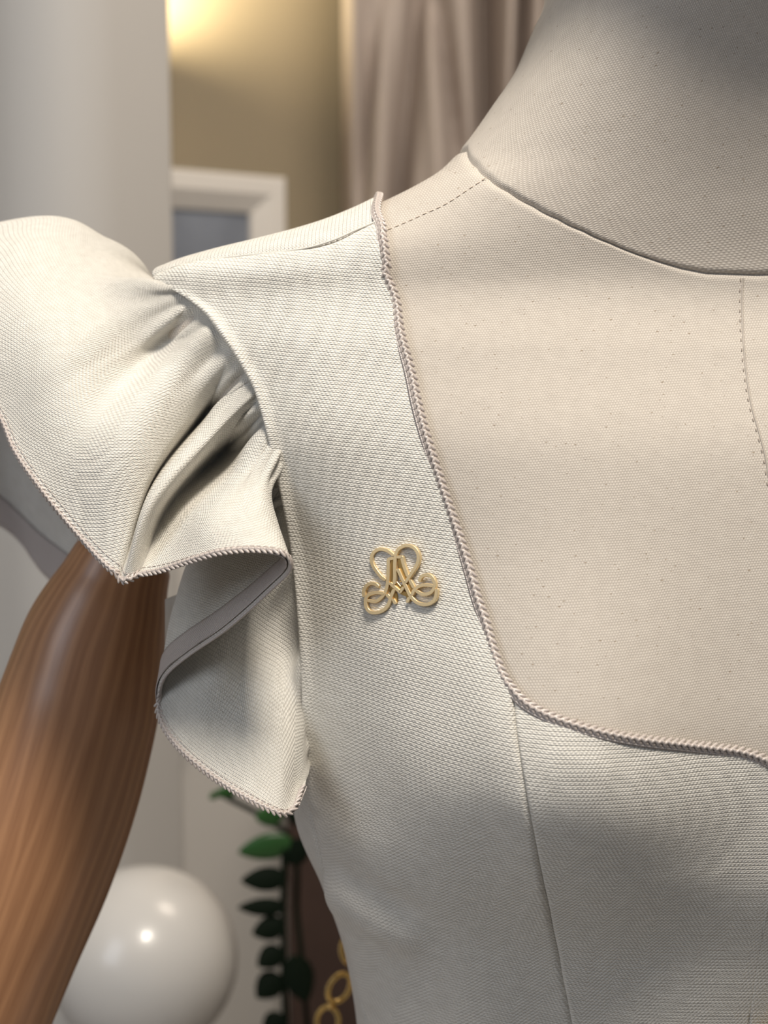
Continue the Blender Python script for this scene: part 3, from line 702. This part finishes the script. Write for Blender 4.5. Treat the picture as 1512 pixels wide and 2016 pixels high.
# over the shoulder to the back neck
backc = NECKB[:-1]
full = np.vstack([backc[::-1], ncurve, mc[1:], np.stack([math.pi - backc[:, 0], backc[:, 1]], 1)])
d = crom(full, 3000); pth = skin(d[:, 0], d[:, 1], .0034); nn = nz(skin(d[:, 0], d[:, 1], .0054) - pth)
q = even(np.hstack([pth, nn]), step=.0008); _k = np.hanning(21); _k /= _k.sum()
q = np.stack([np.convolve(np.pad(q[:, c_], 10, 'edge'), _k, 'valid') for c_ in range(6)], 1); NP, NN = q[:, :3], nz(q[:, 3:])
piping = braid('neckline_cord', NP, NN, .0026, .0024, M['cord'], DRESS)
strip('neckline_tape', NP - NN * .0009, NN, 1, .0024, M['tape'], DRESS, lift=.0002)

# --- seam threads on the dress
def tv_path(tv, off, step=.0012):
    d = crom(tv, 700); p = skin(d[:, 0], d[:, 1], off); nn = nz(skin(d[:, 0], d[:, 1], off + .002) - p); q = even(np.hstack([p, nn]), step=step); return q[:, :3], nz(q[:, 3:])
p, n = tv_path(hP[1:], .0011); stitches('princess_seam_stitching', p, n, M['thread'], DRESS, .0034, .0012, .00022, .0001)
p, n = tv_path(np.array([hT[1], *hT[2:]]), .0030); m = MB(); m.tube(p, .0004, 6); m.build('shoulder_seam', M['cloth'], DRESS)

# ------------------------------------------------------------------ ruffle sleeve
def rb(px, py, off=.0006):
    tv = hit(px + 9, py); return skin(tv[:1], tv[1:], off)[0]
C = []
def col(root, m1, m2, hem, onbody=True):
    r_ = rb(root[0], root[1]) if onbody else P(*root)
    C.append([r_, P(*m1), P(*m2), P(*hem)])
col((340, 640, .665), (260, 800, .675), (190, 960, .685), (165, 1190, .670), False)
col((318, 600, .655), (170, 760, .680), (100, 900, .695), (92, 1130, .690), False)
col((305, 575, .645), (100, 700, .690), (-10, 840, .700), (22, 1045, .700), False)
col((298, 562, .630), (60, 600, .67), (-110, 740, .68), (-120, 960, .69), False)
col((296, 554, .610), (60, 480, .63), (-120, 540, .65), (-300, 740, .66), False)
col((300, 548, .596), (205, 474, .594), (60, 431, .600), (-300, 520, .62), False)
col((306, 552, .588), (200, 503, .574), (30, 470, .572), (-260, 590, .585), False)
col((330, 562, .578), (205, 560, .552), (30, 580, .542), (-150, 710, .548))
col((355, 576, .572), (235, 625, .538), (95, 700, .520), (-20, 795, .525))
col((378, 590, .572), (270, 672, .537), (125, 770, .513), (30, 885, .514))
col((398, 608, .572), (300, 700, .538), (170, 830, .508), (80, 958, .505))
col((420, 632, .572), (345, 712, .524), (215, 860, .501), (135, 1030, .499))
col((448, 668, .572), (372, 760, .521), (255, 895, .498), (185, 1086, .493))
col((472, 700, .572), (398, 795, .527), (295, 925, .503), (222, 1123, .489))
col((486, 722, .572), (408, 815, .541), (300, 950, .514), (236, 1137, .488))
col((500, 748, .572), (415, 842, .514), (292, 985, .492), (243, 1142, .485))
col((512, 770, .572), (428, 862, .513), (305, 1000, .493), (252, 1139, .485))
col((522, 795, .572), (438, 885, .544), (330, 1000, .518), (278, 1131, .487))
col((529, 812, .572), (452, 905, .536), (362, 1010, .506), (318, 1120, .482))
col((536, 835, .572), (478, 930, .506), (405, 1020, .485), (380, 1103, .475))
col((543, 858, .572), (505, 938, .503), (458, 1020, .481), (440, 1088, .469))
col((549, 878, .572), (524, 945, .503), (505, 1015, .481), (500, 1080, .464))
col((553, 892, .572), (533, 955, .506), (534, 1020, .484), (545, 1086, .462))
col((557, 905, .572), (536, 968, .512), (546, 1035, .490), (566, 1104, .464))
col((560, 918, .572), (530, 985, .520), (538, 1055, .500), (563, 1130, .470))
col((563, 930, .572), (505, 1000, .528), (500, 1085, .510), (520, 1172, .480))
col((566, 942, .572), (450, 1020, .536), (430, 1120, .520), (445, 1232, .492))
col((569, 954, .572), (415, 1040, .545), (370, 1160, .530), (372, 1285, .506))
col((572, 966, .572), (400, 1060, .552), (345, 1190, .540), (325, 1332, .517))
col((575, 980, .572), (405, 1090, .552), (348, 1230, .540), (311, 1378, .520))
col((580, 1010, .572), (440, 1130, .545), (375, 1280, .530), (322, 1425, .514))
col((587, 1050, .572), (490, 1180, .532), (410, 1340, .514), (355, 1474, .503))
col((595, 1110, .572), (525, 1240, .529), (455, 1400, .508), (418, 1527, .495))
col((603, 1190, .572), (560, 1300, .524), (510, 1450, .501), (490, 1573, .486))
col((611, 1290, .572), (583, 1388, .520), (560, 1500, .497), (545, 1598, .482))
col((615, 1370, .572), (599, 1450, .521), (585, 1530, .502), (571, 1597, .485))
col((616, 1430, .572), (607, 1478, .524), (598, 1530, .508), (589, 1578, .490))
col((617, 1470, .572), (611, 1500, .528), (605, 1528, .512), (597, 1550, .496))
C = np.array(C); nc = len(C)
NU, NW = 680, 80
Cu = crom(C, NU)                                # along the hem direction
RG = np.stack([crom(Cu[i], NW) for i in range(NU)])
# gathers: small pleats that die out away from the seam
ui = np.linspace(0, nc - 1, NU); ww = np.linspace(0, 1, NW)
def gnorm(G):
    a = np.gradient(G, axis=0); b = np.gradient(G, axis=1); return nz(np.cross(a, b))
for i in range(NU):
    if ui[i] < 7: continue
    for j in range(NW):
        p = RG[i, j]; d = Vector(p - np.array([0, 0, CAMZ])); h_ = bvh.ray_cast(Vector((0, 0, CAMZ)), d.normalized())
        if h_[0] is not None and h_[3] < d.length + .0012:
            RG[i, j] = np.array([0, 0, CAMZ]) + np.array(d.normalized()) * (h_[3] - .0012)
nr = gnorm(RG)
g = (.0014 * np.sin(ui * 3.3) + .0010 * np.sin(ui * 5.9 + 1))[:, None] * (np.exp(-((ww - .16) / .16) ** 2) * (ww > .0))[None] * np.clip(ww / .08, 0, 1)[None]
g = g + (.0006 * np.sin(ui * 1.9 + 2))[:, None] * np.sin(ww * 5)[None]
RG = RG + nr * g[..., None]
hl = np.r_[0, np.cumsum(np.linalg.norm(np.diff(RG[:, -1], axis=0), axis=1))]
wl_ = np.concatenate([np.zeros((NU, 1)), np.cumsum(np.linalg.norm(np.diff(RG, axis=1), axis=2), 1)], 1)
mid = np.r_[0, np.cumsum(np.linalg.norm(np.diff(RG[:, NW // 2], axis=0), axis=1))]
def smooth1(x, w):
    k_ = np.hanning(w); k_ /= k_.sum(); return np.convolve(np.pad(x, w // 2, 'edge'), k_, 'valid')
Ls = smooth1(wl_[:, -1], 121); hs = smooth1(hl, 41); ms = smooth1(mid, 61)
uvR = np.stack([ww[None] * hs[:, None] * .5 + (1 - ww[None] * .5) * ms[:, None], ww[None] * Ls[:, None]], -1)
rot = R(35); uvR = np.stack([uvR[..., 0] * math.cos(rot) - uvR[..., 1] * math.sin(rot), uvR[..., 0] * math.sin(rot) + uvR[..., 1] * math.cos(rot)], -1)
ruf, ruf2 = both('ruffle_sleeve', RG, M['cloth'], uvR, False, .0009)
nr = gnorm(RG)
# does the normal at the big lobe face the camera?
k0 = int(NU * 11 / (nc - 1)); fs = 1 if np.dot(nr[k0, 60], -(RG[k0, 60] - np.array([0, 0, CAMZ]))) > 0 else -1
HEM = RG[:, -1]; HN = nr[:, -3] * fs
q = even(np.hstack([HEM, HN]), step=.0008); HP, HNn = q[:, :3], nz(q[:, 3:])
w_ = 25
ker = np.hanning(w_); ker /= ker.sum()
HNn = nz(np.stack([np.convolve(np.pad(HNn[:, k], w_ // 2, 'edge'), ker, 'valid') for k in range(3)], 1))
hc = braid('hem_cord', HP + HNn * .0004, HNn, .0022, .0021, M['cord'], ruf)
# tape on the reverse of the hem
GT = RG[:, -9:, :] - nr[:, -9:] * fs * .0011
sT = np.concatenate([np.zeros((NU, 1)), np.cumsum(np.linalg.norm(np.diff(GT, axis=1), axis=2), 1)], 1)
grid('hem_tape', GT, M['tape'], ruf, np.stack([hl[:, None] + 0 * sT, sT], -1), thick=.0003)
# narrow stitched line on the face just inside the cord
row = -3; st = RG[:, row] + nr[:, row] * fs * .0006
qq = even(np.hstack([st, nr[:, row] * fs]), step=.001)
stitches('hem_stitching', qq[:, :3], nz(qq[:, 3:]), M['cord'], ruf, .0018, .0006, .00014, .00003)
# cloth label peeking out under the sleeve
V0, V1, V2, V3 = P(325, 1180, .5585), P(415, 1146, .5535), P(415, 1330, .5535), P(324, 1330, .5585)
G = np.array([[V0 + (V3 - V0) * j / 7 + ((V1 + (V2 - V1) * j / 7) - (V0 + (V3 - V0) * j / 7)) * i / 7 + np.array([0, .0012 * math.sin(i * .9 + j * .3), 0]) for j in range(8)] for i in range(8)])
lb = grid('care_label', G, M['label'], DRESS, thick=.0005); lb['label'] = 'cream cloth label between arm and sleeve'

# ------------------------------------------------------------------ wooden arm
def arm(mir):
    s_ = lambda p: np.array([2 * XC - p[0], p[1], p[2]]) if mir else p
    ax = [(243, 1100, .598, 98), (228, 1140, .597, 108), (212, 1185, .596, 124), (190, 1250, .595, 142), (172, 1320, .594, 153), (152, 1400, .593, 163), (108, 1550, .592, 172), (58, 1700, .59, 172), (0, 1850, .588, 166), (-60, 2016, .585, 158), (-130, 2200, .58, 148), (-200, 2420, .57, 130)]
    c = crom([np.r_[P(a, b, y), r_ * y / FPX] for a, b, y, r_ in ax], 90)
    A = empty('wooden_arm', (0, 0, 0)) if False else None
    path, rad = c[:, :3], c[:, 3]; T = nz(np.gradient(path, axis=0)); seg = 72
    up = np.array([0, 1., 0]); N = nz(up - T * (T @ up)[:, None]); B = np.cross(T, N); a = np.linspace(0, 2 * math.pi, seg + 1)
    G = path[:, None] + rad[:, None, None] * (np.cos(a)[None, :, None] * N[:, None] * 1.05 + np.sin(a)[None, :, None] * B[:, None])
    ln = np.r_[0, np.cumsum(np.linalg.norm(np.diff(path, axis=0), axis=1))]
    # rounded top ring and cap
    top0 = path[0] + (G[0] - path[0]) * .90 - T[0] * .0030; top1 = path[0] + (G[0] - path[0]) * .0 - T[0] * .0032
    G = np.concatenate([top1[None], top0[None], G], 0); ln = np.r_[ln[0] - .03, ln[0] - .003, ln]
    bt = path[-1] + (G[-1] - path[-1]) * 0 + T[-1] * .004; G = np.concatenate([G, bt[None]], 0); ln = np.r_[ln, ln[-1] + .02]
    uv = np.stack([a[None] * .033 * 1.0 + 0 * ln[:, None], ln[:, None] + 0 * a[None]], -1)
    uv[..., 0] = np.abs(a - math.pi)[None] * .034
    if mir: G = mirrored(G)
    o = grid('arm', G, M['wood'], MAN, uv, flip=not mir); o['label'] = 'varnished reddish wooden upper arm'
    # shoulder ball above the joint, leaning in to the torso
    sc_ = crom([np.r_[P(a, b, y), r_ * y / FPX] for a, b, y, r_ in [(246, 1090, .599, 94), (256, 1050, .600, 106), (275, 1000, .602, 118), (310, 920, .602, 124), (352, 850, .602, 122), (400, 800, .602, 110), (440, 780, .602, 90)]], 40)
    pth, rd = sc_[:, :3], sc_[:, 3]; T = nz(np.gradient(pth, axis=0)); N = nz(up - T * (T @ up)[:, None]); B = np.cross(T, N)
    G = pth[:, None] + rd[:, None, None] * (np.cos(a)[None, :, None] * N[:, None] + np.sin(a)[None, :, None] * B[:, None])
    cap = pth[0] + (G[0] - pth[0]) * 0; G = np.concatenate([cap[None], G], 0)
    ln = np.linspace(0, .1, len(G)); uv = np.stack([np.abs(a - math.pi)[None] * .034 + 0 * ln[:, None], ln[:, None] + 0 * a[None]], -1)
    if mir: G = mirrored(G)
    grid('shoulder_cap', G, M['wood'], o, uv, flip=mir)
arm(False); arm(True)

# ------------------------------------------------------------------ brooch
def brooch():
    S_ = 5.815
    tv = hit(793, 1145); pc = skin(tv[:1], tv[1:], .0028)[0]
    # local plane from neighbouring points of the cloth
    q = [skin(t_[:1], t_[1:], .0028)[0] for t_ in hits([(735, 1145), (850, 1145), (793, 1090), (793, 1200)])]
    n = nz(np.cross(q[1] - q[0], q[2] - q[3])); n = n if n[1] < 0 else -n
    def pp(x, y, h):
        d = ray(660 + x / S_, 1040 + y / S_); o = np.array([0, 0, CAMZ]); return o + d * (np.dot(pc + n * 0 - o, n) / np.dot(d, n)) + n * h
    r = empty('brooch', tuple(pc)); tag(r, 'small gold monogram brooch of looping scroll letters pinned to the strap', 'brooch')
    smooth_ = {
     'heart_loop': [[(588, 582), (545, 550), (490, 480), (452, 415), (438, 350), (455, 290), (495, 252), (545, 238), (610, 250), (650, 275), (682, 300)],
                    [(700, 625), (706, 560), (706, 480), (708, 380), (716, 300), (745, 240), (800, 205), (850, 197), (905, 210), (950, 250), (975, 310), (972, 380), (945, 440), (900, 510), (835, 608)]],
     'scroll': [[(510, 660), (485, 638), (440, 630), (395, 645), (362, 685), (350, 720), (352, 765)],
                [(568, 742), (510, 735), (450, 742), (400, 765), (375, 805), (372, 870), (395, 930), (440, 960), (510, 960), (575, 935), (625, 885), (648, 830), (665, 780), (690, 712)],
                [(745, 478), (775, 545), (820, 640), (860, 725), (900, 795), (960, 848), (1030, 870), (1100, 862), (1155, 822), (1178, 760), (1182, 705)],
                [(905, 752), (925, 710), (965, 672), (1020, 650), (1075, 648), (1128, 656)],
                [(990, 592), (1002, 560), (1040, 535), (1085, 532), (1130, 560), (1158, 615), (1158, 670), (1130, 722), (1080, 750), (1020, 752), (962, 720)]],
    }
    sharp = {
     'letter_stroke': [[(682, 342), (632, 352), (630, 450), (627, 560), (618, 650), (590, 740), (540, 800), (480, 835), (405, 825)],
                       [(742, 328), (785, 328), (800, 400), (820, 460), (848, 535)], [(655, 632), (765, 728), (795, 685)], [(882, 602), (915, 665)], [(620, 765), (655, 800)]],
     'dot': [[(690, 820), (706, 850)], [(864, 800), (850, 832)]]}
    def ribbon(pts, name, w, h0, h1, mat, ins=.00014):
        P2 = np.array([(x, y) for x, y in pts], float); T = nz(np.gradient(P2, axis=0)); Nn = np.stack([-T[:, 1], T[:, 0]], 1)
        # round ends
        ext = []
        prof = [(-w, h0), (-w, h1 - ins), (-w * .84, h1), (w * .84, h1), (w, h1 - ins), (w, h0)]
        k = len(prof); V = []
        rows = []
        for sgn, P0, T0, N0 in ((-1, P2[0], T[0], Nn[0]),):
            for a in (80, 50, 25): rows.append((P0 - T0 * w * math.sin(R(a)), N0, math.cos(R(a))))
        for i in range(len(P2)): rows.append((P2[i], Nn[i], 1.))
        for a in (25, 50, 80): rows.append((P2[-1] + T[-1] * w * math.sin(R(a)), Nn[-1], math.cos(R(a))))
        for c, nv_, sc2 in rows:
            for o_, h in prof: V.append(pp(*(c + nv_ * o_ * sc2), h))
        F = grid_faces(len(rows), k, False, True)
        F += [tuple(range(k)), tuple(range(len(V) - 1, len(V) - 1 - k, -1))]
        o = mesh(name, V, F, mat, r, smooth=True)
        e = o.modifiers.new('edges', 'EDGE_SPLIT'); e.split_angle = R(24)
        return o
    for nm, L_ in smooth_.items():
        for s_ in L_:
            c = even(crom(np.array(s_, float), 80), 44); ribbon(c, nm, 19.5, .0003, .0016, M['gold_top'])
    for nm, L_ in sharp.items():
        for s_ in L_:
            s_ = np.array(s_, float)
            c = even(s_, max(6, int(len(s_) * 9))) if len(s_) < 6 else even(np.vstack([s_[:1] + (s_[1:2] - s_[:1]) * np.linspace(0, 1, 6)[:, None], crom(s_[1:], 60)[1:]]), 50)
            ribbon(c, nm, 19, .0003, .0015, M['gold_top'])
    # lower layer that ties the letters together
    for s_ in ([(672, 360), (665, 480), (668, 600), (655, 720)], [(742, 350), (760, 430), (800, 540), (850, 640), (905, 705)], [(700, 620), (760, 690), (830, 640)], [(640, 700), (700, 760), (706, 835)], [(770, 730), (840, 760), (862, 815)]):
        ribbon(even(np.array(s_, float), 20), 'lower_bar', 24, .0001, .0009, M['gold_side'])
    m = MB(); m.tube([pp(760, 600, .0006), pp(760, 600, -.004)], .0005, 8); m.build('pin', M['gold_side'], r)
brooch()

# ------------------------------------------------------------------ chains
def link_pts(c, u, v, ru, rv, n=28):
    a = np.linspace(0, 2 * math.pi, n, endpoint=False)
    return c + np.cos(a)[:, None] * u * ru + np.sin(a)[:, None] * v * rv
def torus(c, u, v, ru, rv, r, name, parent):
    n, k = 36, 12; p = link_pts(c, u, v, ru, rv, n); T = nz(np.roll(p, -1, 0) - np.roll(p, 1, 0)); Nn = nz(p - c); B = nz(np.cross(T, Nn)); Nn = np.cross(B, T)
    a = np.linspace(0, 2 * math.pi, k, endpoint=False)
    G = p[:, None] + r * (np.cos(a)[None, :, None] * Nn[:, None] + np.sin(a)[None, :, None] * B[:, None])
    return grid(name, G, M['chain'], parent, cu=True, cv=True)
def chain(name, label, centres, Y0, rpx, tpx):
    Y = Y0; r = empty(name, tuple(P(*centres[0], Y))); tag(r, label, 'chain')
    sc_ = Y / FPX
    for i, (x, y) in enumerate(centres):
        Y = Y0 - .068 * max(0, 1 - i / 5) ** 1.3; c = P(x, y, Y); nx_ = centres[min(i + 1, len(centres) - 1)]; pv = centres[max(i - 1, 0)]
        d = nz(P(*nx_, Y) - P(*pv, Y)); vw = np.array([0, 1., 0]); sd = nz(np.cross(d, vw)); tw = R(28 if i % 2 else -28)
        sd = sd * math.cos(tw) + vw * math.sin(tw)
        torus(c, sd, d, rpx * sc_, rpx * 1.28 * sc_, tpx * sc_, 'link', r)
chain('bag_chain', 'gold link chain hanging behind the waist of the dress', [(850, 1560), (818, 1600), (787, 1642), (760, 1690), (738, 1745), (715, 1805), (694, 1868), (668, 1945), (645, 2012), (625, 2080), (605, 2150)], .74, 25, 6.0)
def belt():
    r = None; pts = [(1800, 1790), (1768, 1800), (1736, 1814), (1704, 1830), (1674, 1848), (1648, 1866), (1623, 1885), (1600, 1905), (1576, 1927), (1552, 1950), (1529, 1975), (1507, 2001), (1490, 2030), (1476, 2062)]
    for i, (x, y) in enumerate(pts):
        tv = hit(x, y); c = skin(tv[:1], tv[1:], .0058)[0]
        if r is None: r = empty('waist_chain', tuple(c)); tag(r, 'fine gold chain on the dress front in the lower right corner of the photo', 'chain')
        n = skin(tv[:1], tv[1:], .0078)[0] - c; n = nz(n); w_d = np.array([-.66, 0, -.75]); d = nz(w_d - n * np.dot(w_d, n)); sd = np.cross(d, n)
        tw = R(35 if i % 2 else -35); sd = sd * math.cos(tw) + n * math.sin(tw)
        torus(c, sd, d, .0022, .0035, .0007, 'link', r)
belt()
